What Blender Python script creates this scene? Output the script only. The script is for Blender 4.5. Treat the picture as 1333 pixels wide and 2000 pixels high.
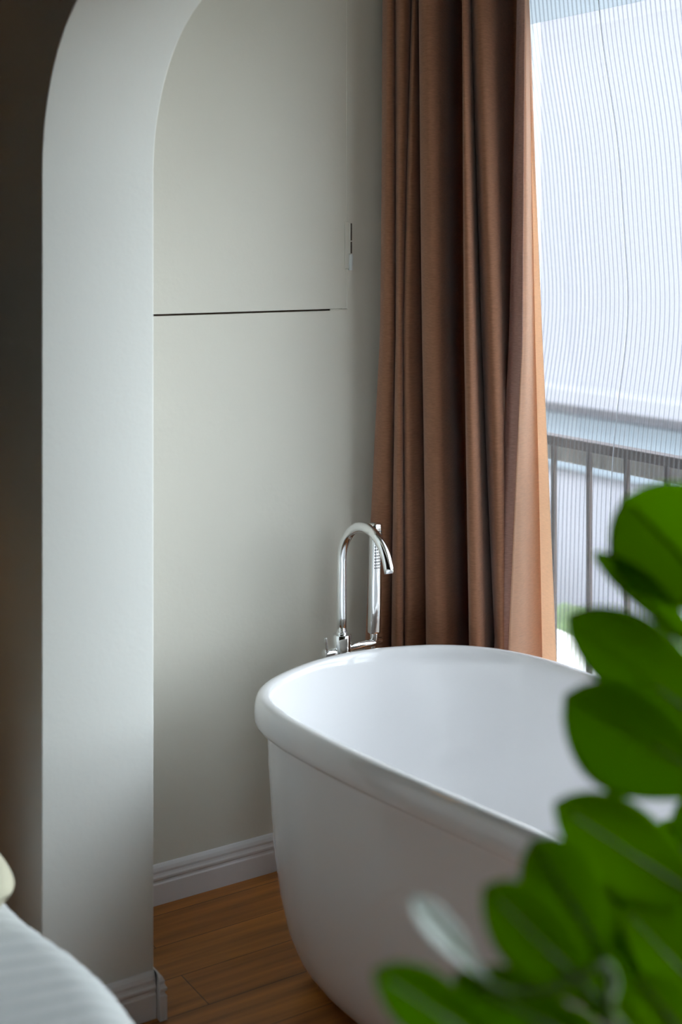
import bpy, bmesh, math, random
from mathutils import Vector, Matrix
random.seed(4)
sc = bpy.context.scene
for o in list(bpy.data.objects): bpy.data.objects.remove(o)
C = sc.collection

# ---------------------------------------------------------------- camera
# axes: X points to the window wall, Y runs along it away from the camera, Z is up
EYE = 1.5; F = 2625.0; HY = 475.0; CX = 667.0
RX, RY = .8441, -.5361          # image right on the floor plan
FX, FY = .5361, .8441           # view direction on the floor plan
cam_d = bpy.data.cameras.new('camera'); cam = bpy.data.objects.new('camera', cam_d); C.objects.link(cam)
cam.location = (0, 0, EYE)
cam.rotation_euler = (math.pi/2, 0, math.atan2(FY, FX) - math.pi/2)
cam_d.sensor_fit = 'VERTICAL'; cam_d.sensor_height = 36.0; cam_d.sensor_width = 24.0
cam_d.lens = F/2000*36; cam_d.shift_y = -(1000-HY)/2000; cam_d.shift_x = 0
cam_d.clip_start = .05; cam_d.clip_end = 200
cam_d.dof.use_dof = True; cam_d.dof.focus_distance = 3.12; cam_d.dof.aperture_fstop = 2.4; cam_d.dof.aperture_blades = 0
sc.camera = cam

# ---------------------------------------------------------------- light and exposure
sc.view_settings.view_transform = 'Standard'; sc.view_settings.look = 'None'
sc.view_settings.gamma = 1.0; sc.view_settings.use_curve_mapping = False
sc.view_settings.exposure = 0.22
SKY = 8.5
w = bpy.data.worlds.new('sky'); sc.world = w; w.use_nodes = True
nt = w.node_tree; nt.nodes.clear()
tc = nt.nodes.new('ShaderNodeTexCoord'); sx = nt.nodes.new('ShaderNodeSeparateXYZ')
rp = nt.nodes.new('ShaderNodeValToRGB'); mr = nt.nodes.new('ShaderNodeMapRange')
bg = nt.nodes.new('ShaderNodeBackground'); wo = nt.nodes.new('ShaderNodeOutputWorld')
mr.inputs[1].default_value = -1; mr.inputs[2].default_value = 1
nt.links.new(tc.outputs['Generated'], sx.inputs[0]); nt.links.new(sx.outputs[2], mr.inputs[0])
nt.links.new(mr.outputs[0], rp.inputs[0]); nt.links.new(rp.outputs[0], bg.inputs[0]); nt.links.new(bg.outputs[0], wo.inputs[0])
e = rp.color_ramp.elements
e[0].position = .44; e[0].color = (.16, .155, .14, 1)
e[1].position = .52; e[1].color = (.90, .95, 1.0, 1)
x = e.new(1.0); x.color = (.80, .90, 1.0, 1)
bg.inputs[1].default_value = SKY
sun_d = bpy.data.lights.new('sun', 'SUN'); sun_d.energy = 3.0; sun_d.angle = math.radians(3); sun_d.color = (1, .98, .95)
sun = bpy.data.objects.new('sun', sun_d); C.objects.link(sun)
sun.rotation_euler = Vector((.62, .12, -.78)).to_track_quat('-Z', 'Y').to_euler()
pl_d = bpy.data.lights.new('window_portal', 'AREA'); pl_d.shape = 'RECTANGLE'; pl_d.size = 4.0; pl_d.size_y = 2.03
pl_d.cycles.is_portal = True
pl = bpy.data.objects.new('window_portal', pl_d); C.objects.link(pl)
pl.location = (2.43, .80, 1.345); pl.rotation_euler = (0, math.radians(90), 0)
pl.rotation_euler = Vector((-1, 0, 0)).to_track_quat('-Z', 'Z').to_euler()

# ---------------------------------------------------------------- helpers
def slope(px): return (px-CX)/F
def on_u(px, u):
    s = slope(px); z = u/(RX*s+FX); return (u, z*(RY*s+FY), z)
def on_v(px, v):
    s = slope(px); z = v/(RY*s+FY); return (z*(RX*s+FX), v, z)
def at(px, py, z):
    s = slope(px); return Vector((z*(RX*s+FX), z*(RY*s+FY), EYE-(py-HY)*z/F))

def link(name, bm, mat, parent=None, smooth=False, bevel=0, seg=2, angle=35):
    me = bpy.data.meshes.new(name); bmesh.ops.recalc_face_normals(bm, faces=bm.faces); bm.to_mesh(me); bm.free()
    o = bpy.data.objects.new(name, me); C.objects.link(o)
    if mat: me.materials.append(mat)
    if parent: o.parent = parent
    if smooth:
        for p in me.polygons: p.use_smooth = True
    if bevel:
        m = o.modifiers.new('bevel', 'BEVEL'); m.width = bevel; m.segments = seg; m.limit_method = 'ANGLE'; m.angle_limit = math.radians(angle)
    return o
def thing(name, label, cat, loc=(0, 0, 0), group=None):
    o = bpy.data.objects.new(name, None); C.objects.link(o); o.location = loc; o.empty_display_size = .05
    o['label'] = label; o['category'] = cat
    if group: o['group'] = group
    return o
def tag(o, label, cat, group=None):
    o['label'] = label; o['category'] = cat
    if group: o['group'] = group
    return o
def struct(o): o['kind'] = 'structure'; return o
def keep(o, root):            # parent while the mesh stays in world coordinates
    o.parent = root; o.matrix_parent_inverse = Matrix.Translation(root.location).inverted(); return o
def box(bm, a, b):
    vs = [bm.verts.new((x, y, z)) for x in (a[0], b[0]) for y in (a[1], b[1]) for z in (a[2], b[2])]
    for f in ((0,1,3,2),(4,6,7,5),(0,4,5,1),(2,3,7,6),(0,2,6,4),(1,5,7,3)): bm.faces.new([vs[i] for i in f])
def boxo(name, a, b, mat, **k):
    bm = bmesh.new(); box(bm, a, b); return link(name, bm, mat, **k)
def grid(bm, rows, closed=False):
    vr = [[bm.verts.new(p) for p in r] for r in rows]; n = len(rows[0])
    for i in range(len(rows)-1):
        for j in range(n if closed else n-1):
            k = (j+1) % n
            bm.faces.new((vr[i][j], vr[i][k], vr[i+1][k], vr[i+1][j]))
    return vr
def tube(bm, pts, rad, n=20, cap=True):
    pts = [Vector(p) for p in pts]; rads = rad if isinstance(rad, (list, tuple)) else [rad]*len(pts)
    t = (pts[1]-pts[0]).normalized(); ref = Vector((0, 0, 1)) if abs(t.z) < .9 else Vector((1, 0, 0))
    a = t.cross(ref).normalized(); rows = []
    for i, p in enumerate(pts):
        if i == 0: d = pts[1]-pts[0]
        elif i == len(pts)-1: d = pts[-1]-pts[-2]
        else: d = pts[i+1]-pts[i-1]
        d.normalize(); a = (a-d*a.dot(d)).normalized(); b = d.cross(a)
        rows.append([p+(a*math.cos(2*math.pi*k/n)+b*math.sin(2*math.pi*k/n))*rads[i] for k in range(n)])
    vr = grid(bm, rows, True)
    if cap: bm.faces.new(vr[0][::-1]); bm.faces.new(vr[-1])
def rod(bm, p, q, r, n=32, ch=.001):
    p = Vector(p); q = Vector(q); d = (q-p).normalized()
    tube(bm, [p, p+d*ch*.3, p+d*ch, q-d*ch, q-d*ch*.3, q], [r-ch, r-ch*.3, r, r, r-ch*.3, r-ch], n)
def catmull(P, k=8, closed=False):
    out = []; n = len(P); P = [Vector(p) for p in P]
    rng = range(n) if closed else range(n-1)
    for i in rng:
        p0 = P[(i-1) % n] if closed or i > 0 else P[0]*2-P[1]
        p1 = P[i]; p2 = P[(i+1) % n]
        p3 = P[(i+2) % n] if closed or i+2 < n else P[-1]*2-P[-2]
        for j in range(k):
            t = j/k
            out.append(.5*((2*p1)+(-p0+p2)*t+(2*p0-5*p1+4*p2-p3)*t*t+(-p0+3*p1-3*p2+p3)*t**3))
    if not closed: out.append(P[-1])
    return out

# ---------------------------------------------------------------- materials
def mat(name, col, rough=.5, metal=0, spec=.5, coat=0, bump=None, var=None, sheen=0):
    m = bpy.data.materials.new(name); m.use_nodes = True; n = m.node_tree; b = n.nodes['Principled BSDF']
    b.inputs['Base Color'].default_value = (*col, 1); b.inputs['Roughness'].default_value = rough
    b.inputs['Metallic'].default_value = metal; b.inputs['Specular IOR Level'].default_value = spec
    b.inputs['Coat Weight'].default_value = coat; b.inputs['Coat Roughness'].default_value = .05
    b.inputs['Sheen Weight'].default_value = sheen
    g = n.nodes.new('ShaderNodeNewGeometry')
    if bump:
        t = n.nodes.new('ShaderNodeTexNoise'); t.inputs['Scale'].default_value = bump[0]; t.inputs['Detail'].default_value = 5
        bp = n.nodes.new('ShaderNodeBump'); bp.inputs['Strength'].default_value = bump[1]; bp.inputs['Distance'].default_value = .01
        n.links.new(g.outputs['Position'], t.inputs['Vector']); n.links.new(t.outputs[0], bp.inputs['Height']); n.links.new(bp.outputs[0], b.inputs['Normal'])
    if var:
        t = n.nodes.new('ShaderNodeTexNoise'); t.inputs['Scale'].default_value = var[0]
        r = n.nodes.new('ShaderNodeValToRGB'); r.color_ramp.elements[0].position = .3; r.color_ramp.elements[1].position = .7
        r.color_ramp.elements[0].color = tuple(c*var[1] for c in col)+(1,); r.color_ramp.elements[1].color = (*col, 1)
        n.links.new(g.outputs['Position'], t.inputs['Vector']); n.links.new(t.outputs[0], r.inputs[0]); n.links.new(r.outputs[0], b.inputs['Base Color'])
    return m
M = {}
M['wall'] = mat('cream_paint', (.72, .70, .62), .75, bump=(60, .05), var=(1.2, .97))
M['arch'] = mat('white_paint', (.72, .735, .705), .75, bump=(60, .05), var=(1.2, .97))
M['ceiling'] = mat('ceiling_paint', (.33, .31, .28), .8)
M['door'] = M['wall']; M['darkwood'] = mat('brown_panelling', (.055, .033, .016), .6, var=(3, .7))  # near-black brown on unseen bedroom surfaces, set dark to cut bounced light
M['trim'] = mat('white_gloss_trim', (.72, .70, .71), .35)
M['gap'] = mat('raw_edge', (.12, .06, .035), .8, var=(40, .5))
M['acrylic'] = mat('white_acrylic', (.83, .82, .825), .09, spec=.5, coat=.6)
M['chrome'] = mat('chrome', (.86, .87, .88), .05, 1)
M['rubber'] = mat('grey_rubber', (.03, .035, .045), .5)
M['linen'] = mat('white_linen', (.44, .455, .445), .9, bump=(500, .15), sheen=.2)
M['pillow'] = mat('cream_cotton', (.44, .42, .31), .9, bump=(400, .1))
M['bedbase'] = mat('grey_upholstery', (.2, .19, .17), .9, bump=(400, .2))
M['pale'] = mat('pale_metal', (.62, .65, .64), .35, .4)
M['darkslot'] = mat('dark_slot', (.05, .03, .02), .7)
M['rail'] = mat('dark_brown_metal', (.085, .06, .055), .5, .2)
M['steel'] = mat('pale_profile', (.5, .47, .42), .5)
M['facade'] = mat('pale_render', (.262, .258, .288), .9, bump=(5, .1), var=(.25, .94))
M['cladding'] = mat('grey_blue_cladding', (.19, .225, .26), .7)
M['frame'] = mat('window_frame_white', (.7, .7, .7), .4)
M['soil'] = mat('dark_soil', (.04, .025, .015), .95, bump=(80, .8), var=(60, .5))
M['pot'] = mat('white_ceramic', (.55, .54, .52), .35)
M['label'] = mat('pale_label', (.62, .66, .58), .6)
M['ink'] = mat('black_ink', (.02, .02, .02), .6)
M['lamp'] = mat('lamp_glass', (.8, .7, .5), .5)
M['hedge'] = mat('hedge_green', (.10, .16, .05), .9, bump=(12, 1), var=(9, .35))

def floor_mat():
    m = bpy.data.materials.new('wood_floor'); m.use_nodes = True; n = m.node_tree; b = n.nodes['Principled BSDF']
    g = n.nodes.new('ShaderNodeNewGeometry')
    br = n.nodes.new('ShaderNodeTexBrick'); br.inputs['Scale'].default_value = 1
    br.inputs['Brick Width'].default_value = 1.2; br.inputs['Row Height'].default_value = .125
    br.inputs['Mortar Size'].default_value = .0012; br.inputs['Mortar Smooth'].default_value = .2; br.offset = .37
    br.inputs['Color1'].default_value = (.50, .19, .034, 1); br.inputs['Color2'].default_value = (.42, .15, .027, 1); br.inputs['Mortar'].default_value = (.10, .04, .015, 1)
    n.links.new(g.outputs['Position'], br.inputs['Vector'])
    mp = n.nodes.new('ShaderNodeMapping'); mp.inputs['Scale'].default_value = (1.6, 26, 1)
    ns = n.nodes.new('ShaderNodeTexNoise'); ns.inputs['Scale'].default_value = 1.5; ns.inputs['Detail'].default_value = 6
    n.links.new(g.outputs['Position'], mp.inputs[0]); n.links.new(mp.outputs[0], ns.inputs['Vector'])
    r = n.nodes.new('ShaderNodeValToRGB'); r.color_ramp.elements[0].position = .3; r.color_ramp.elements[1].position = .72
    r.color_ramp.elements[0].color = (.55, .52, .5, 1); r.color_ramp.elements[1].color = (1.15, 1.15, 1.1, 1)
    n.links.new(ns.outputs[0], r.inputs[0])
    mx = n.nodes.new('ShaderNodeMix'); mx.data_type = 'RGBA'; mx.blend_type = 'MULTIPLY'; mx.inputs[0].default_value = 1
    n.links.new(br.outputs[0], mx.inputs[6]); n.links.new(r.outputs[0], mx.inputs[7]); n.links.new(mx.outputs[2], b.inputs['Base Color'])
    b.inputs['Roughness'].default_value = .38
    return m
M['floor'] = floor_mat()

def cloth_mat(name, col, trans_col, trans):
    m = bpy.data.materials.new(name); m.use_nodes = True; n = m.node_tree; b = n.nodes['Principled BSDF']
    b.inputs['Roughness'].default_value = .85; b.inputs['Sheen Weight'].default_value = .25; b.inputs['Specular IOR Level'].default_value = .2
    g = n.nodes.new('ShaderNodeNewGeometry')
    mp = n.nodes.new('ShaderNodeMapping'); mp.inputs['Scale'].default_value = (70, 70, 420)
    ns = n.nodes.new('ShaderNodeTexNoise'); ns.inputs['Scale'].default_value = 1; ns.inputs['Detail'].default_value = 3
    n.links.new(g.outputs['Position'], mp.inputs[0]); n.links.new(mp.outputs[0], ns.inputs['Vector'])
    r = n.nodes.new('ShaderNodeValToRGB'); r.color_ramp.elements[0].position = .3; r.color_ramp.elements[1].position = .7
    r.color_ramp.elements[0].color = tuple(c*.78 for c in col)+(1,); r.color_ramp.elements[1].color = tuple(c*1.12 for c in col)+(1,)
    n.links.new(ns.outputs[0], r.inputs[0]); n.links.new(r.outputs[0], b.inputs['Base Color'])
    bp = n.nodes.new('ShaderNodeBump'); bp.inputs['Strength'].default_value = .25; bp.inputs['Distance'].default_value = .002
    n.links.new(ns.outputs[0], bp.inputs['Height']); n.links.new(bp.outputs[0], b.inputs['Normal'])
    t = n.nodes.new('ShaderNodeBsdfTranslucent'); t.inputs[0].default_value = (*trans_col, 1)
    mx = n.nodes.new('ShaderNodeMixShader'); mx.inputs[0].default_value = trans
    n.links.new(b.outputs[0], mx.inputs[1]); n.links.new(t.outputs[0], mx.inputs[2]); n.links.new(mx.outputs[0], n.nodes['Material Output'].inputs[0])
    return m
M['blind'] = cloth_mat('grey_blind_cloth', (.62, .66, .69), (.78, .82, .85), .7)
M['lining'] = cloth_mat('peach_lining', (.74, .55, .42), (1.0, .78, .60), .6)  # lighter copy of the curtain cloth, window backlight put into its colour
M['curtain'] = cloth_mat('terracotta_cloth', (.34, .158, .088), (.7, .32, .15), .10)
M['hem'] = cloth_mat('terracotta_hem', (.50, .31, .26), (.6, .36, .26), .2)

def ribbed_mat():
    m = bpy.data.materials.new('ribbed_clear_plastic'); m.use_nodes = True; n = m.node_tree
    n.nodes.remove(n.nodes['Principled BSDF'])
    tr = n.nodes.new('ShaderNodeBsdfTransparent'); tr.inputs[0].default_value = (.93, .95, .97, 1)
    tl = n.nodes.new('ShaderNodeBsdfTranslucent'); tl.inputs[0].default_value = (.82, .86, .92, 1)
    df = n.nodes.new('ShaderNodeBsdfDiffuse'); df.inputs[0].default_value = (.8, .84, .9, 1)
    gl = n.nodes.new('ShaderNodeBsdfGlossy'); gl.inputs['Roughness'].default_value = .15
    lw = n.nodes.new('ShaderNodeLayerWeight'); lw.inputs[0].default_value = .5
    r = n.nodes.new('ShaderNodeMapRange'); r.inputs[1].default_value = .05; r.inputs[2].default_value = .65; r.inputs[3].default_value = .03; r.inputs[4].default_value = .07
    k_ = n.nodes.new('ShaderNodeMix'); k_.data_type = 'RGBA'; k_.inputs[6].default_value = (.70, .70, .715, 1); k_.inputs[7].default_value = (.40, .405, .43, 1)
    r2 = n.nodes.new('ShaderNodeMapRange'); r2.inputs[1].default_value = .1; r2.inputs[2].default_value = .6
    n.links.new(lw.outputs['Facing'], r2.inputs[0]); n.links.new(r2.outputs[0], k_.inputs[0]); n.links.new(k_.outputs[2], tr.inputs[0])
    n.links.new(lw.outputs['Facing'], r.inputs[0])
    a = n.nodes.new('ShaderNodeMixShader'); a.inputs[0].default_value = .35
    n.links.new(tl.outputs[0], a.inputs[1]); n.links.new(df.outputs[0], a.inputs[2])
    c = n.nodes.new('ShaderNodeMixShader'); n.links.new(r.outputs[0], c.inputs[0])
    n.links.new(tr.outputs[0], c.inputs[1]); n.links.new(a.outputs[0], c.inputs[2])
    d = n.nodes.new('ShaderNodeMixShader'); d.inputs[0].default_value = .05
    n.links.new(c.outputs[0], d.inputs[1]); n.links.new(gl.outputs[0], d.inputs[2])
    n.links.new(d.outputs[0], n.nodes['Material Output'].inputs[0])
    return m
M['ribbed'] = ribbed_mat(); M['edge'] = mat('grey_edge', (.42, .44, .48), .4)
def glass_mat():
    m = bpy.data.materials.new('window_glass'); m.use_nodes = True; n = m.node_tree; n.nodes.remove(n.nodes['Principled BSDF'])
    tr = n.nodes.new('ShaderNodeBsdfTransparent'); tr.inputs[0].default_value = (.95, .97, .97, 1)
    gl = n.nodes.new('ShaderNodeBsdfGlossy'); gl.inputs['Roughness'].default_value = .02
    lw = n.nodes.new('ShaderNodeLayerWeight'); lw.inputs[0].default_value = .5; fr = n.nodes.new('ShaderNodeMapRange'); fr.inputs[1].default_value = .3; fr.inputs[2].default_value = 1; fr.inputs[3].default_value = .03; fr.inputs[4].default_value = .5; n.links.new(lw.outputs['Facing'], fr.inputs[0])
    c = n.nodes.new('ShaderNodeMixShader'); n.links.new(fr.outputs[0], c.inputs[0]); n.links.new(tr.outputs[0], c.inputs[1]); n.links.new(gl.outputs[0], c.inputs[2])
    n.links.new(c.outputs[0], n.nodes['Material Output'].inputs[0]); return m
M['glass'] = glass_mat()
def leaf_mat():
    m = bpy.data.materials.new('leaf_green'); m.use_nodes = True; n = m.node_tree; b = n.nodes['Principled BSDF']
    b.inputs['Roughness'].default_value = .45; b.inputs['Specular IOR Level'].default_value = 0
    g = n.nodes.new('ShaderNodeObjectInfo')
    r = n.nodes.new('ShaderNodeValToRGB'); r.color_ramp.elements[0].color = (.045, .14, 0, 1); r.color_ramp.elements[1].color = (.08, .19, 0, 1)
    n.links.new(g.outputs['Random'], r.inputs[0]); n.links.new(r.outputs[0], b.inputs['Base Color'])
    t = n.nodes.new('ShaderNodeBsdfTranslucent'); t.inputs[0].default_value = (.42, .70, 0, 1)
    mx = n.nodes.new('ShaderNodeMixShader'); mx.inputs[0].default_value = .42
    n.links.new(b.outputs[0], mx.inputs[1]); n.links.new(t.outputs[0], mx.inputs[2]); n.links.new(mx.outputs[0], n.nodes['Material Output'].inputs[0])
    return m
M['leaf'] = leaf_mat()
M['pale_leaf'] = mat('pale_leaf_underside', (.55, .64, .60), .35)  # whitish colour painted in for the window's gloss on one leaf
M['stem'] = mat('stem_green', (.06, .12, .015), .5)

# ---------------------------------------------------------------- room
WV = 2.806            # back wall
PV = 2.401            # jamb of the arch
PU0 = on_v(82, PV)[0]; PU1 = on_v(301, PV)[0]
WU = 2.32             # window wall inner face
CE = 2.62
struct(boxo('floor', (-3.2, -3.2, -.1), (WU+.10, WV+.2, 0), M['floor']))
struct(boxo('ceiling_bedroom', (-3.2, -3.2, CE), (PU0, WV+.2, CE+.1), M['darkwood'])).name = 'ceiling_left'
struct(boxo('ceiling', (PU0, -3.2, CE), (WU+.10, WV+.2, CE+.1), M['ceiling']))
GH = EYE-(618-HY)*on_v(301, WV)[2]/F      # height of the gap under the concealed door
DU = on_v(679.5, WV)[0]
bm = bmesh.new()
box(bm, (PU1-.1, WV, 0), (WU+.10, WV+.2, GH)); box(bm, (DU, WV, GH), (WU+.10, WV+.2, CE)); box(bm, (PU1-.1, WV, 2.55), (DU, WV+.2, CE))
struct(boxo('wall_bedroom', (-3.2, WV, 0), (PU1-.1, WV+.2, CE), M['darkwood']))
struct(link('wall_back', bm, M['wall']))
boxo('gap_lining', (PU1, WV+.025, GH-.01), (DU+.02, WV+.03, 2.56), M['gap']); struct(bpy.data.objects['gap_lining']).name = 'trim_1'
d = struct(boxo('door_1', (PU1-.1, WV+.0005, GH+.0045), (DU-.0012, WV+.022, 2.549), M['door'], bevel=.0008))
bm = bmesh.new()     # thick paint bridging the joint near the hinge corner
tube(bm, [(DU-.0006, WV+.0005, GH+z) for z in [i*.06+random.uniform(-.01, .01) for i in range(20)]], [.0012+random.uniform(0, .0006) for i in range(20)], 8)
tube(bm, [(DU-.05+i*.01, WV+.0008, GH+.002+random.uniform(-.001, .001)) for i in range(6)], .0022, 8)
struct(link('trim_2', bm, M['wall'], smooth=True))
# hinge
hx = on_v(682, WV)[0]
ht = thing('hinge', 'small painted-over door hinge on the cream wall beside the concealed door', 'hinge', (hx, WV, 1.43))
k = WV/on_v(682, WV)[1]*on_v(682, WV)[2]/F
z0 = EYE-(528-HY)*k; z1 = EYE-(433-HY)*k
keep(boxo('hinge_leaf', (hx-.0115, WV-.0035, z0+.004), (hx-.001, WV, z1), M['wall'], bevel=.001), ht)
zz = [z0, z0+.040, z0+.042, z0+.071, z0+.074, z1-.004]
for i, (a, b, mm) in enumerate(((zz[0], zz[1], 'pale'), (zz[2], zz[3], 'darkslot'), (zz[4], zz[5], 'darkslot'))):
    bm = bmesh.new()
    if i == 0: rod(bm, (hx+.004, WV-.003, a), (hx+.004, WV-.003, b), .0058, 16)
    else: box(bm, (hx+.003, WV-.0012, a), (hx+.009, WV+.001, b))
    o = keep(link('hinge_knuckle' if i == 0 else 'hinge_slot', bm, M[mm], smooth=(i == 0)), ht)
    if i == 0: o['label'] = 'pale blue-grey lower knuckle'
    else:
        bm = bmesh.new(); box(bm, (hx-.0012, WV-.005, a), (hx+.003, WV+.001, b+.002)); keep(link('hinge_knuckle', bm, M['wall'], bevel=.001), ht)

# arch partition: stub, rounded corner and lintel in one solid with the opening cut as an outline
R = .33; H0 = 1.632; V1 = -2.8; VEND = -3.2
def arch_outline():
    pts = [(PV, 0)]; pts.append((PV, .5)); pts.append((PV, 1.1)); pts.append((PV, H0))
    for i in range(1, 49):
        a = math.pi/2*i/48; pts.append((PV-R+R*math.cos(a), H0+R*math.sin(a)))
    for i in range(0, 49):
        a = math.pi/2*i/48; pts.append((V1+R-R*math.sin(a), H0+R*math.cos(a)))
    pts += [(V1, 0)]
    return pts
AO = arch_outline()
bm = bmesh.new()
outer = [(VEND, 0), (VEND, CE), (WV, CE), (WV, 0)]
ring = AO + outer
f0 = [bm.verts.new((PU0, p[0], p[1])) for p in ring]; f1 = [bm.verts.new((PU1, p[0], p[1])) for p in ring]
bm.faces.new(f0); bm.faces.new(f1[::-1])
sm = []
for i in range(len(ring)):
    j = (i+1) % len(ring); f = bm.faces.new((f0[i], f1[i], f1[j], f0[j]))
    if i < len(AO)-1: f.smooth = True
bm.normal_update(); bmesh.ops.triangulate(bm, faces=[f for f in bm.faces if len(f.verts) > 4])
struct(link('wall_partition', bm, M['arch'], bevel=.003, seg=3, angle=60))

# window wall with its long opening, outer walls
SILL = .33; HEAD = 2.36; WV0 = -1.2; WV1 = 2.80
bm = bmesh.new()
box(bm, (WU, -3.2, 0), (WU+.10, WV+.2, SILL)); box(bm, (WU, -3.2, HEAD), (WU+.10, WV+.2, CE)); box(bm, (WU, WV1, SILL), (WU+.10, WV+.2, HEAD)); box(bm, (WU, -3.2, SILL), (WU+.10, WV0, HEAD))
struct(link('wall_window', bm, M['arch']))
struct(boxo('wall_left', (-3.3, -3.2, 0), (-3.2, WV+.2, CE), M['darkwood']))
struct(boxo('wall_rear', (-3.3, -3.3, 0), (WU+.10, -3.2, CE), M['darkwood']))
root = thing('window_1', '', ''); del root['label']; del root['category']; struct(root); root.location = (WU+.08, 0, SILL)
for i, (a, b) in enumerate(((WV1, 1.30), (1.30, .05), (.05, WV0))):
    bm = bmesh.new(); t = .028
    box(bm, (WU+.03, b, SILL), (WU+.08, b+t, HEAD)); box(bm, (WU+.03, a-t, SILL), (WU+.08, a, HEAD))
    box(bm, (WU+.03, b, SILL), (WU+.08, a, SILL+t)); box(bm, (WU+.03, b, HEAD-t), (WU+.08, a, HEAD))
    fr = keep(link('window_frame', bm, M['frame']), root)
    bm = bmesh.new(); box(bm, (WU+.05, b+t, SILL+t), (WU+.054, a-t, HEAD-t)); g = link('pane', bm, M['glass']); g.parent = fr

# baseboard: moulded profile swept round the jamb and along the back wall
BP = [(0, 0), (.015, 0), (.015, .047), (.0125, .050), (.0115, .054), (.0145, .057), (.0150, .062), (.0125, .066), (.0112, .070), (.0115, .075), (.0085, .082), (.004, .087), (0, .088)]
def sweep(path, name):
    bm = bmesh.new(); rows = []; n = len(path)
    for i, p in enumerate(path):
        p = Vector(p)
        def nrm(a, b): dd = (Vector(b)-Vector(a)).normalized(); return Vector((dd.y, -dd.x))
        if i == 0: m_ = nrm(path[0], path[1])
        elif i == n-1: m_ = nrm(path[-2], path[-1])
        else:
            a = nrm(path[i-1], path[i]); b = nrm(path[i], path[i+1]); m_ = (a+b)/(1+a.dot(b))
        rows.append([(p.x+m_.x*q[0], p.y+m_.y*q[0], q[1]) for q in BP])
    vr = grid(bm, rows); bm.faces.new(vr[0]); bm.faces.new(vr[-1][::-1])
    return struct(link(name, bm, M['trim'], bevel=.0008, seg=2, angle=20))
sweep([(PU0, 2.806), (PU0, PV), (PU1-.0008, PV)], 'baseboard_jamb')
sweep([(PU1-.0002, PV-.0145), (PU1, PV-.0145), (PU1, WV-.0005)], 'baseboard_partition')
sweep([(PU1+.0152, WV), (WU, WV)], 'baseboard_back')

# ---------------------------------------------------------------- outside: guard rail, slab, facade across the way
rl = thing('balcony_railing', 'dark brown metal balcony railing with thin balusters seen through the ribbed panels', 'railing', (2.51, 0, .0))
s_ = on_u(1070, 2.50); RH = EYE-(847-HY)*s_[2]/F
keep(boxo('top_rail', (2.49, -1.6, RH-.028), (2.525, 3.4, RH), M['rail'], bevel=.003), rl)
keep(boxo('lower_rail', (2.535, -1.6, RH-.078), (2.555, 3.4, RH-.034), M['steel'], bevel=.003), rl)
b0 = None; v = 2.698+.142*4
while v > -1.5:
    if b0 is None:
        b0 = keep(boxo('baluster', (2.500, v-.0065, .12), (2.513, v+.0065, RH-.028), M['rail'], bevel=.002), rl); base = v
    else:
        c = b0.copy(); C.objects.link(c); c.location.y += v-base
    v -= .142
keep(boxo('bottom_rail', (2.49, -1.6, .09), (2.525, 3.4, .12), M['rail']), rl)
tag(boxo('balcony_slab', (WU+.10, -3.4, -.12), (3.3, 4.5, .09), M['steel']), 'pale concrete balcony slab under the railing outside', 'balcony')
fc = thing('apartment_building', 'pale white neighbouring building across from the window behind the railing', 'building', (7, 4, -6))
keep(boxo('wall', (7.0, 4.6, -6), (9, 16, 5.2), M['facade']), fc)
keep(boxo('ledge', (6.75, 4.6, .30), (7.0, 16, .42), M['facade'], bevel=.01), fc)
keep(boxo('band', (6.93, 4.6, -.22), (7.0, 16, .20), M['cladding'], bevel=.01), fc)
bm = bmesh.new()
for i in range(26):
    for j in range(7):
        c = Vector((5.7+random.uniform(-.25, .25), -2+i*.7+random.uniform(-.2, .2), -5.6+j*.72+random.uniform(-.1, .1)))
        bmesh.ops.create_icosphere(bm, subdivisions=2, radius=.5+random.uniform(-.08, .1), matrix=Matrix.Translation(c))
for vv in bm.verts: vv.co += Vector((random.uniform(-.05, .05), random.uniform(-.05, .05), random.uniform(-.05, .05)))
tag(link('hedge', bm, M['hedge'], smooth=True), 'tall green hedge outside below the balcony', 'hedge')

# ---------------------------------------------------------------- ribbed panels
def ribbed_panel(v0, v1, off, label):
    def us(h):
        K = [(0, 0), (.45, .02), (.90, .035), (1.06, .048), (1.18, .072), (1.33, .097), (1.70, .066), (2.03, 0), (2.34, -.03)]
        for (a, b), (c, d2) in zip(K, K[1:]):
            if h <= c:
                t = (h-a)/(c-a); t = t*t*(3-2*t)*.35+t*.65; return 2.185+off+b+(d2-b)*t
        return 2.185+off+K[-1][1]
    bm = bmesh.new(); rows = []; pitch = .0145; n = int((v1-v0)/pitch)*8
    hs = [.42+i*(2.34-.42)/56 for i in range(57)]
    for h in hs:
        u0 = sum(us(h+dh) for dh in (-.08, -.04, 0, .04, .08))/5
        rows.append([(u0+.0014*math.cos(2*math.pi*j/8), v0+(v1-v0)*j/n, h) for j in range(n+1)])
    grid(bm, rows)
    o = link('ribbed_panel', bm, M['ribbed'], smooth=True)
    bm = bmesh.new(); ve = v1 if off else v1+.0
    for i in range(len(hs)-1):
        a = rows[i][-1]; b = rows[i+1][-1]
        box_pts = [bm.verts.new((p[0]+du, p[1]+dv, p[2])) for p in (a, b) for du, dv in ((-.001, -.0003), (-.001, .0005), (.001, .0005), (.001, -.0003))]
        for q in range(4): bm.faces.new((box_pts[q], box_pts[(q+1) % 4], box_pts[4+(q+1) % 4], box_pts[4+q]))
    bmesh.ops.remove_doubles(bm, verts=bm.verts, dist=.00005)
    eo = link('edge_strip', bm, M['edge']); eo.parent = o; eo['label'] = 'thin grey edge of the panel'
    return tag(o, label, 'window panel', 'clear ribbed panels in front of the window')
ribbed_panel(2.3229, 2.75, 0, 'clear vertically ribbed plastic panel hanging beside the curtain')
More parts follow.
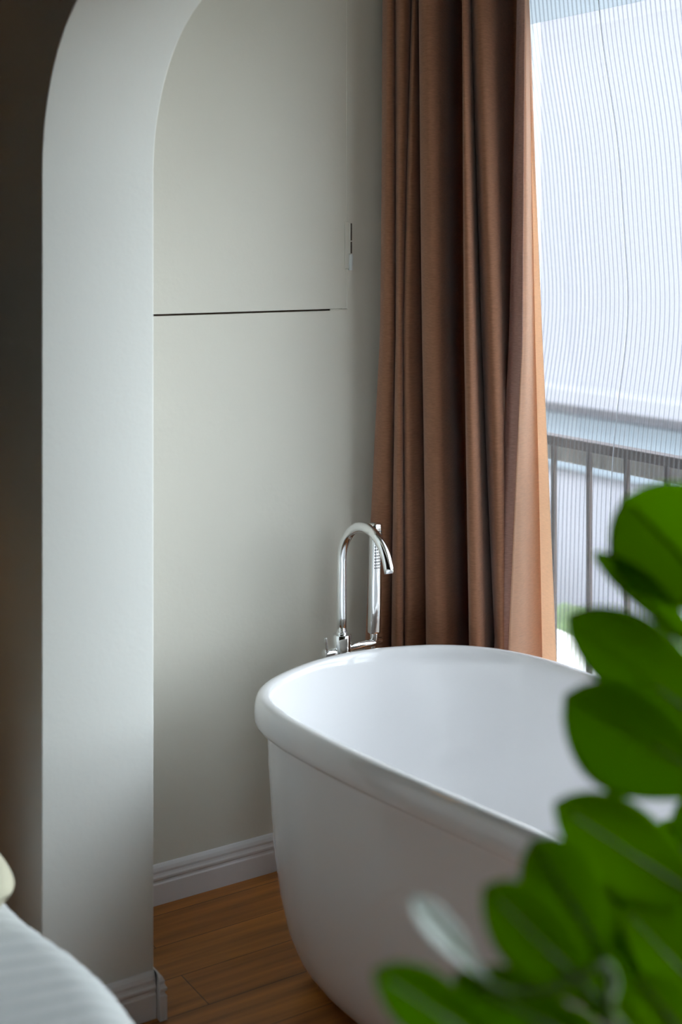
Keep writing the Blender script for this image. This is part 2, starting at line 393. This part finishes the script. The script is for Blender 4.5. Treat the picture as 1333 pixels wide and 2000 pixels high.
ribbed_panel(1.80, 2.3250, .0045, 'clear vertically ribbed plastic panel right of the thin seam, behind the leaves')
bl = thing('roller_blind', 'grey translucent roller blind drawn a little way down behind the ribbed panels', 'blind', (2.30, 2.05, 2.34))
BH = EYE+430*on_u(1065, 2.30)[2]/F
keep(boxo('blind_cloth', (2.2995, 1.36, BH+.004), (2.3005, 2.79, 2.33), M['blind']), bl)
bm = bmesh.new(); rod(bm, (2.30, 1.36, 2.335), (2.30, 2.79, 2.335), .016, 24); keep(link('roller', bm, M['frame'], smooth=True), bl)
bm = bmesh.new(); box(bm, (2.135, 1.75, 2.345), (2.20, 2.79, 2.385)); tag(link('panel_track', bm, M['frame'], bevel=.003), 'white track above the window holding the ribbed panels', 'track')

# ---------------------------------------------------------------- curtain
# control points: x in the fold plan at three heights (top, middle, bottom) and depth towards the room
K0 = [ # top     mid    bot    depth
 (757, 760, 752, -.01), (749, 744, 716, .02), (758, 752, 735, .045), (770, 770, 758, .04), (777, 778, 772, .00), (773, 774, 766, .035),
 (784, 782, 776, .055), (800, 790, 790, .04), (816, 800, 800, -.02), (822, 806, 808, -.03), (776+30, 788, 792, .03), (811, 800, 800, .05),
 (822, 826, 836, .02), (830, 834, 842, -.03), (819, 826, 834, .05), (834, 842, 852, .075), (855, 862, 876, .065), (876, 880, 898, .02), (889, 890, 912, -.08), (900, 903, 925, -.13),
 (914, 920, 938, -.12), (910, 914, 926, .00), (904, 908, 918, .075), (908, 918, 928, .09), (918, 932, 946, .07), (925, 945, 972, -.01), (930, 950, 978, -.02), (921, 942, 968, .04),
 (934, 956, 976, .08), (960, 976, 990, .07), (982, 990, 1000, .02), (1004, 1002, 1006, -.03), (1016, 1008, 1004, -.03), (1011, 996, 967, .05)]
KH = [(1011, 996, 967, .05), (1018, 1006, 978, .07), (1026, 1022, 994, .075)]
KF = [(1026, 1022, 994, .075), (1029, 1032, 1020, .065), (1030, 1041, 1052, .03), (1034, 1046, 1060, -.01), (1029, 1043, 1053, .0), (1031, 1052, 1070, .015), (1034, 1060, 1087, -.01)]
H3 = (2.09, 1.283, .54)
def kx(k, h):
    if h > H3[1]: t = (h-H3[1])/(H3[0]-H3[1]); t = min(t, 1.15); return k[1]+(k[0]-k[1])*t
    t = (H3[1]-h)/(H3[1]-H3[2]); t = min(t, 1.25); return k[1]+(k[2]-k[1])*t
def cpt(px, d, h):
    ub = 1.885+(px-748)/300*.26
    u = ub-d
    s = slope(px); ratio = (RY*s+FY)/(RX*s+FX)
    u = min(u, 2.785/ratio, 2.13)
    return (u, u*ratio, h)
def curtain_mesh(K, ks=7):
    rows = []
    for i in range(73):
        h = .03+i*(2.50-.03)/72
        wob = .004*math.sin(h*5.1)
        rows.append(catmull([cpt(kx(k, h)+wob*300*.4*math.sin(j*1.7), k[3]*(1+.06*math.sin(h*3+j)), h) for j, k in enumerate(K)], ks))
    bm = bmesh.new(); grid(bm, rows); return bm
ct = thing('curtain', 'terracotta brown floor-length curtain gathered in folds beside the window', 'curtain', (1.95, 2.55, 0))
def cl(name, K, m):
    o = keep(link(name, curtain_mesh(K), m, smooth=True), ct)
    sd = o.modifiers.new('thickness', 'SOLIDIFY'); sd.thickness = .0016; sd.offset = 0
    return o
cl('fabric', K0, M['curtain']); h_ = cl('hem', KH, M['hem']); h_['label'] = 'pinkish double-thickness side hem'
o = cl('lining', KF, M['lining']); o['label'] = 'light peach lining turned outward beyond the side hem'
bm = bmesh.new(); tube(bm, [(1.80, 2.76, 2.53), (2.16, 2.25, 2.53)], .012, 16); tag(link('curtain_rod', bm, M['frame'], smooth=True), 'white curtain rod above the terracotta curtain', 'curtain rod')

# ---------------------------------------------------------------- bathtub
OUT = [(1.297, 2.30), (1.318, 2.405), (1.389, 2.483), (1.524, 2.540), (1.64, 2.552), (1.74, 2.535), (1.85, 2.487), (1.934, 2.406), (1.982, 2.30), (1.998, 2.18), (2.010, 1.9),
       (2.018, 1.6), (2.01, 1.32), (1.965, 1.14), (1.87, 1.055), (1.74, 1.03), (1.60, 1.045), (1.49, 1.10), (1.425, 1.22), (1.400, 1.40), (1.372, 1.62), (1.340, 1.83), (1.312, 2.03), (1.298, 2.18)]
outl = catmull([(a, b, 0) for a, b in OUT], 8, True)
TC = Vector((1.665, 1.79, 0))
def tub_ring(ins, h, tilt=0):
    r = []
    for p in outl:
        d = p-TC
        r.append(Vector((TC.x+d.x*(1-ins/.355), TC.y+d.y*(1-ins/.76*(1+tilt)), h)))
    return r
prof = [(.125, 0), (.114, .002), (.100, .010), (.084, .03), (.070, .06), (.054, .11), (.042, .18), (.033, .26), (.027, .36), (.023, .45), (.0215, .505), (.021, .514),
        (.016, .5165), (.009, .5168), (.004, .519), (.0012, .526), (0, .535), (0, .548), (.0008, .560), (.003, .570), (.0065, .5775), (.011, .5805), (.017, .581), (.0225, .5795), (.026, .5745), (.0285, .566), (.0305, .554),
        (.036, .52), (.046, .46), (.059, .38), (.076, .30), (.098, .23), (.120, .185), (.15, .16), (.19, .150), (.25, .147), (.31, .146), (.345, .146)]
bm = bmesh.new()
rows = [tub_ring(i_, h_) for i_, h_ in prof]
vr = grid(bm, rows, True); bm.faces.new(vr[0][::-1]); bm.faces.new(vr[-1])
tub = thing('bathtub', 'white glossy freestanding bathtub on the wood floor beneath the window', 'bathtub', (TC.x, TC.y, 0))
keep(link('tub_shell', bm, M['acrylic'], smooth=True), tub)
bm = bmesh.new(); rod(bm, (TC.x+.02, 1.45, .1455), (TC.x+.02, 1.45, .151), .03, 32, .002); o = keep(link('drain_cover', bm, M['chrome'], smooth=True), tub); o['label'] = 'round chrome drain cover'
# sticker with a printed bar pattern inside the tub on the window side
def tub_in(v, h):           # inner surface x at (v, h) on the window side
    for (i0, h0), (i1, h1) in zip(prof[24:-1], prof[25:]):
        if h1 <= h <= h0:
            ins = i0+(i1-i0)*(h0-h)/(h0-h1+1e-9); break
    ring = tub_ring(ins, h); b = min((p for p in ring if p.x > TC.x), key=lambda p: abs(p.y-v)); return b.x
sv, sh = 1.885, .335
def sp(a, b, lift):         # a along v (towards camera), b up
    h = sh+b; return (tub_in(sv-a, h)-.0010-lift, sv-a, h)
st = thing('label_sticker', 'small pale sticker printed with black bars inside the bathtub, behind the leaves', 'sticker', sp(0, 0, 0))
bm = bmesh.new(); grid(bm, [[sp(-.012+i*.12/6, -.025+j*.05/6, .0) for i in range(7)] for j in range(7)]); keep(link('paper', bm, M['label']), st)
bm = bmesh.new(); rr = random.Random(3)
b = -.022
while b < .02:
    t = rr.choice((.0008, .0012, .002)); grid(bm, [[sp(.012, b, .0006), sp(.05, b+.002, .0006)], [sp(.012, b+t, .0006), sp(.05, b+t+.002, .0006)]]); b += t+rr.choice((.0012, .0018))
for b in (-.014, -.002, .006, .012):
    grid(bm, [[sp(-.004, b, .0006), sp(.0, b, .0006)], [sp(-.004, b+.004, .0006), sp(0, b+.004, .0006)]])
keep(link('print', bm, M['ink']), st)

# ---------------------------------------------------------------- faucet
FU, FV = on_v(668.5, 2.665)[0], 2.665
fa = thing('bath_faucet', 'freestanding chrome bath filler with gooseneck spout behind the bathtub', 'faucet', (FU, FV, 0))
def part(name, fn, m='chrome', smooth=True, root=fa, **k):
    bm = bmesh.new(); fn(bm); return keep(link(name, bm, M[m], smooth=smooth, **k), root)
part('floor_flange', lambda b: rod(b, (FU, FV, 0), (FU, FV, .012), .045, 40, .003))
part('column', lambda b: rod(b, (FU, FV, .01), (FU, FV, .515), .0165, 32, .001))
part('mixer_body', lambda b: rod(b, (FU, FV, .505), (FU, FV, .582), .0215, 48, .0012))
arc = [(FU, FV, .580), (FU, FV, .62), (FU, FV, .68), (FU, FV, .72)]
RR = .099; HC = .750
for i in range(0, 34):
    a = math.radians(i*5); arc.append((FU, FV-RR+RR*math.cos(a), HC+RR*math.sin(a)))
a = math.radians(165); arc.append((FU, FV-RR+RR*math.cos(a)-.003, HC+RR*math.sin(a)-.011))
part('spout', lambda b: tube(b, arc, .0115, 28))
part('spout_collar', lambda b: rod(b, (FU, FV, .580), (FU, FV, .588), .0135, 32, .001))
part('crossbar', lambda b: rod(b, (FU+.015, FV, .548), (FU+.112, FV, .548), .0095, 32, .001))
part('valve_stub', lambda b: rod(b, (FU-.050, FV, .541), (FU-.015, FV, .541), .0115, 32, .001))
part('lever', lambda b: rod(b, (FU-.043, FV-.004, .545), (FU-.050, FV-.008, .583), .0034, 16, .0008))
hu = FU+.092
part('shower_cradle', lambda b: rod(b, (hu, FV, .552), (hu, FV, .572), .0098, 32, .001))
hs = thing('hand_shower', 'slim chrome stick hand shower standing in its cradle beside the gooseneck spout', 'hand shower', (hu, FV, .572))
ax = Vector((.018, .0, 1)).normalized(); sd = Vector((RX, RY, 0)); fw = Vector((FX, FY, 0))
def stick(b):
    rows = []
    base_ = Vector((hu, FV, .570)); L = .262
    for t in [0, .002, .006, .02, .2, .4, .6, .8, .95, .985, 1]:
        sc_ = {0: .82, .002: .90, .006: .97, .985: .97, 1: .80}.get(t, 1)
        row = []
        for k_ in range(40):
            a_ = 2*math.pi*k_/40; ca, sa = math.cos(a_), math.sin(a_)
            ex = .0148*math.copysign(abs(ca)**.62, ca)*sc_; ey = .0125*math.copysign(abs(sa)**.62, sa)*sc_
            # long side turned a little so that a second face shows at the left
            rx = ex*math.cos(.5)-ey*math.sin(.5); ry = ex*math.sin(.5)+ey*math.cos(.5)
            row.append(base_+ax*L*t+sd*rx+fw*ry)
        rows.append(row)
    vr = grid(b, rows, True); b.faces.new(vr[0][::-1]); b.faces.new(vr[-1])
part('handle', stick, root=hs)
def nozz(b):
    base_ = Vector((hu, FV, .570)); nx = sd*math.cos(.5)+fw*math.sin(.5); ny = -sd*math.sin(.5)+fw*math.cos(.5)
    for i in range(13):
        for j in range(4):
            c_ = base_+ax*(.262*.60+i*.0072)+nx*(-.0078+j*.0052)-ny*.0122
            rod(b, c_+ny*.002, c_-ny*.0006, .0018, 8, .0003)
part('spray_nozzles', nozz, 'rubber', root=hs)['label'] = 'dark rubber nozzle dots'
part('neck', lambda b: rod(b, (hu, FV, .566), (hu, FV, .578), .008, 24, .0008), root=hs)
hp = catmull([(hu, FV, .552), (hu+.005, FV+.01, .50), (hu+.03, FV+.03, .35), (hu+.02, FV+.03, .2), (FU+.04, FV+.02, .16), (FU+.02, FV+.015, .3), (FU+.012, FV+.014, .49)], 8)
part('hose', lambda b: tube(b, hp, .006, 12), root=hs)

M['rug'] = mat('dark_wool', (.035, .028, .022), .95, bump=(300, .5))  # unseen floor cover added to absorb bounced light in the bedroom
tag(boxo('rug', (-2.9, -2.8, .0005), (.60, .40, .014), M['rug'], bevel=.004), 'dark brown rug on the bedroom floor beside the bed', 'rug')
# ---------------------------------------------------------------- bed, duvet, pillow
bed = thing('bed', 'low upholstered bed under white linen at the lower left', 'bed', (-.1, 1.4, 0))
keep(boxo('bed_base', (-.86, .45, .06), (.60, 2.44, .24), M['bedbase'], bevel=.02, seg=4), bed)
keep(boxo('mattress', (-.85, .46, .24), (.585, 2.42, .45), M['linen'], bevel=.05, seg=6), bed)
for a in (-.80, .50):
    for b in (.55, 2.35): keep(boxo('leg', (a, b, 0), (a+.06, b+.06, .06), M['rail']), bed)
bm = bmesh.new(); rows = []
def bede(v):      # duvet edge along the bed
    K = [(.3, .715), (1.50, .722), (1.59, .726), (1.70, .736), (1.77, .738), (1.86, .725), (1.93, .705), (1.99, .695), (2.2, .69), (2.5, .69)]
    for (a, b), (c, d2) in zip(K, K[1:]):
        if v <= c: t = (v-a)/(c-a); t = t*t*(3-2*t); return b+(d2-b)*t
    return K[-1][1]
for i in range(420):
    v = .42+i*(2.44-.42)/419; eu = sum(bede(v+q) for q in (-.04, 0, .04))/3
    row = []
    cs = [(-.86-.02, .20), (-.87, .40), (-.84, .48)]
    for j in range(100): cs.append((-.80+(eu-.075+.80)*j/99, .5))
    for j in range(1, 13):
        a = math.pi/2*j/12; cs.append((eu-.075+.075*math.sin(a), .5-.075+.075*math.cos(a)))
    cs += [(eu+.004, .38), (eu+.008, .32), (eu+.006, .25), (eu+.01, .20)]
    for (a, b) in cs:
        w_ = .004*math.sin(a*9+v*5)+.003*math.sin(a*4-v*13)+.0022*math.sin(v*165+4*math.sin(a*8)+a*30)*(1 if b > .4 else .3)
        edge = .006*math.sin(v*19)*(1 if a > eu-.05 and b < .45 else 0)
        row.append((a+edge, v, b+w_ if b > .45 else b))
    rows.append(row)
grid(bm, rows)
dv = tag(link('duvet', bm, M['linen'], smooth=True), 'white textured duvet draped over the bed at the lower left', 'duvet')
s_ = dv.modifiers.new('thickness', 'SOLIDIFY'); s_.thickness = .02; s_.offset = -1
def pillow(c, a, b, t, rz):
    bm = bmesh.new(); n = 28; tops = []; bots = []
    for s2 in (1, -1):
        rows = []
        for i in range(n+1):
            row = []
            for j in range(n+1):
                x = -1+2*i/n; y = -1+2*j/n
                e_ = max(0, (1-abs(x)**2.6)*(1-abs(y)**2.6))
                pinch = 1-.07*(1-abs(x*y))*max(abs(x), abs(y))**4
                z = t*e_**.36*(1+.06*math.sin(5*x+3*y)) + .003*e_*math.sin(9*x*y+4*y)
                rim = max(abs(x), abs(y)) > .9999
                cr = 1-.11*(abs(x)*abs(y))**4
                p = Vector((x*a*pinch*cr, y*b*pinch*cr, (0 if rim else s2*max(z, .003))))
                p.rotate(Matrix.Rotation(rz, 3, 'Z')); row.append(p+c)
            rows.append(row)
        grid(bm, rows)
    bmesh.ops.remove_doubles(bm, verts=bm.verts, dist=.0002); return bm
tag(link('pillow', pillow(Vector((.332, 2.165, .548)), .37, .25, .050, math.radians(-6)), M['pillow'], smooth=True), 'cream pillow whose corner pokes in at the left edge, on the white duvet', 'pillow')

# ---------------------------------------------------------------- potted plant
PT = at(1335, 2000, 1.12); px0, py0 = PT.x+.08, PT.y
pt = thing('potted_plant', 'green leafy plant in the right foreground with broad rounded leaves, out of focus', 'plant', (px0, py0, 0))
prof_p = [(.0, 0), (.105, 0), (.112, .006), (.135, .2), (.152, .36), (.156, .372), (.15, .376), (.143, .370), (.138, .33), (.0, .33)]
bm = bmesh.new(); grid(bm, [[(px0+r*math.cos(2*math.pi*k_/48), py0+r*math.sin(2*math.pi*k_/48), h) for k_ in range(48)] for r, h in [(max(r, .001), h) for r, h in prof_p]], True)
keep(link('pot', bm, M['pot'], smooth=True, bevel=.001), pt)
bm = bmesh.new(); rod(bm, (px0, py0, .331), (px0, py0, .345), .139, 48, .003); keep(link('soil', bm, M['soil']), pt)
stem_pts = [[Vector((px0, py0, .33)), at(1345, 2300, 1.13), at(1370, 1950, 1.13), at(1405, 1650, 1.16), at(1420, 1350, 1.18), at(1425, 1150, 1.2)],
            [Vector((px0-.02, py0+.03, .33)), at(1290, 2300, 1.06), at(1230, 2080, 1.0), at(1195, 1985, .97), at(1185, 1880, .97)]]
stems = []
for sp_ in stem_pts:
    c_ = catmull(sp_, 10); stems += c_
    bm = bmesh.new(); tube(bm, c_, [.0065-.0035*i/len(c_) for i in range(len(c_))], 12); keep(link('stem', bm, M['stem'], smooth=True), pt)
def leaf(tip, base, wid, zt, zb, roll=0, cup=.25, blunt=1.0, bend=0, curl=0, m='leaf'):
    T = at(*tip, zt); B = at(*base, zb); ax_ = (T-B); L = ax_.length; ax_.normalize()
    view = ((T+B)/2-Vector((0, 0, EYE))).normalized()
    side = ax_.cross(view).normalized(); nrm_ = side.cross(ax_).normalized()
    side.rotate(Matrix.Rotation(roll, 3, ax_)); nrm_.rotate(Matrix.Rotation(roll, 3, ax_))
    W = wid*(zt+zb)/2/F/2; bm = bmesh.new(); rows = []; n = 30
    for i in range(n+1):
        t = i/n; s_ = t
        wv = (math.sin(math.pi*min(1, t**(1.25+.45*blunt)))**.62) if t < 1 else 0
        wv = max(wv, .02)
        row = []
        for j in range(13):
            q = -1+2*j/12
            p = B+ax_*(L*t)+side*(q*wv*W)+nrm_*(-cup*W*abs(q)**1.4*wv)+nrm_*(bend*L*math.sin(math.pi*t))
            p += side*(curl*L*.12*math.sin(math.pi*t*.9))
            row.append(p)
        rows.append(row)
    grid(bm, rows); o = link('leaf', bm, M[m], smooth=True)
    s2 = o.modifiers.new('thickness', 'SOLIDIFY'); s2.thickness = .0005
    keep(o, pt)
    # petiole to the nearest stem point lower down
    cand = [p for p in stems if p.z < B.z+.02] or stems
    q = min(cand, key=lambda p: (p-B).length); mid = (q+B)/2+Vector((0, 0, -.01))
    bm = bmesh.new(); tube(bm, catmull([q, mid, B, B+ax_*L*.5, B+ax_*L*.93], 6), [.0026]*7+[.0024]*6+[.0020]*6+[.0012]*6, 8)
    keep(link('petiole', bm, M['stem'], smooth=True), pt)
    return o
leaf((1218, 972), (1480, 1235), 240, 1.25, 1.2, .15, .3, 1.2)
leaf((1155, 1082), (1400, 1318), 66, 1.22, 1.2, .1, .3, .8, curl=-.5)
leaf((1106, 1205), (1460, 1480), 160, 1.16, 1.18, .1, .3, 1.1, curl=-.3)
leaf((1106, 1352), (1450, 1560), 205, 1.12, 1.16, -.1, .3, 1.3, curl=.3)
leaf((1082, 1568), (1420, 1790), 165, 1.08, 1.14, .1, .3, 1.0)
leaf((1040, 1640), (1200, 1900), 155, 1.02, 1.0, .1, .3, 1.3)
leaf((945, 1730), (1210, 1995), 150, .96, .98, .1, .3, 1.2)
leaf((730, 1895), (1010, 2085), 120, .90, .96, .1, .3, 1.1)
leaf((885, 1905), (1235, 2090), 125, .95, .99, .1, .35, 1.0)
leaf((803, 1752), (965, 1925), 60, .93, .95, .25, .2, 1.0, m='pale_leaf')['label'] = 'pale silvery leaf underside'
for a in [((1150, 1700), (1330, 1900), 190, 1.34, 1.26, .1), ((1130, 1830), (1290, 2060), 150, 1.22, 1.16, .2), ((1180, 1680), (1400, 1800), 120, 1.16, 1.18, .9), ((1215, 1770), (1390, 1960), 150, 1.10, 1.14, .5), ((1150, 1850), (1240, 2040), 95, 1.0, 1.02, .3),
          ((1240, 1900), (1370, 2060), 130, 1.06, 1.10, -.2), ((1190, 1960), (1310, 2160), 120, 1.0, 1.06, .5), ((1330, 1560), (1420, 1700), 110, 1.2, 1.18, .2),
          ((1360, 1740), (1300, 2050), 140, 1.2, 1.1, .6), ((1200, 1640), (1410, 1900), 150, 1.28, 1.2, .2), ((1300, 1600), (1420, 1820), 150, 1.3, 1.22, .4),
          ((1060, 1990), (1260, 2150), 120, 1.0, 1.04, .4), ((1210, 1800), (1330, 2100), 170, 1.22, 1.12, .1), ((1290, 1690), (1400, 2000), 160, 1.30, 1.16, .1),
          ((1560, 1000), (1440, 1240), 150, 1.2, 1.2, .3), ((1640, 1300), (1440, 1450), 150, 1.15, 1.18, .3), ((1640, 1600), (1420, 1780), 150, 1.1, 1.15, .3)]:
    leaf(a[0], a[1], a[2], a[3], a[4], a[5])

# wall lamp by the bed, beyond the left edge of the frame
wl = thing('wall_lamp', 'small warm wall lamp above the bed head', 'lamp', (.15, WV, 1.32))
bm = bmesh.new(); rod(bm, (.15, WV, 1.32), (.15, WV-.02, 1.32), .05, 32, .003); keep(link('backplate', bm, M['rail'], smooth=True), wl)
bm = bmesh.new(); rod(bm, (.15, WV-.01, 1.32), (.15, WV-.09, 1.32), .008, 16); keep(link('arm', bm, M['rail'], smooth=True), wl)
bm = bmesh.new(); grid(bm, [[(.15+r*math.cos(2*math.pi*k_/32), WV-.09+r*math.sin(2*math.pi*k_/32), h) for k_ in range(32)] for r, h in ((.05, 1.40), (.075, 1.27))], True)
keep(link('lamp_shade', bm, M['lamp'], smooth=True), wl)
ld = bpy.data.lights.new('bulb', 'POINT'); ld.energy = 1.6; ld.color = (1, .55, .2); ld.shadow_soft_size = .03
lo = bpy.data.objects.new('bulb', ld); C.objects.link(lo); lo.location = (.15, WV-.09, 1.33)
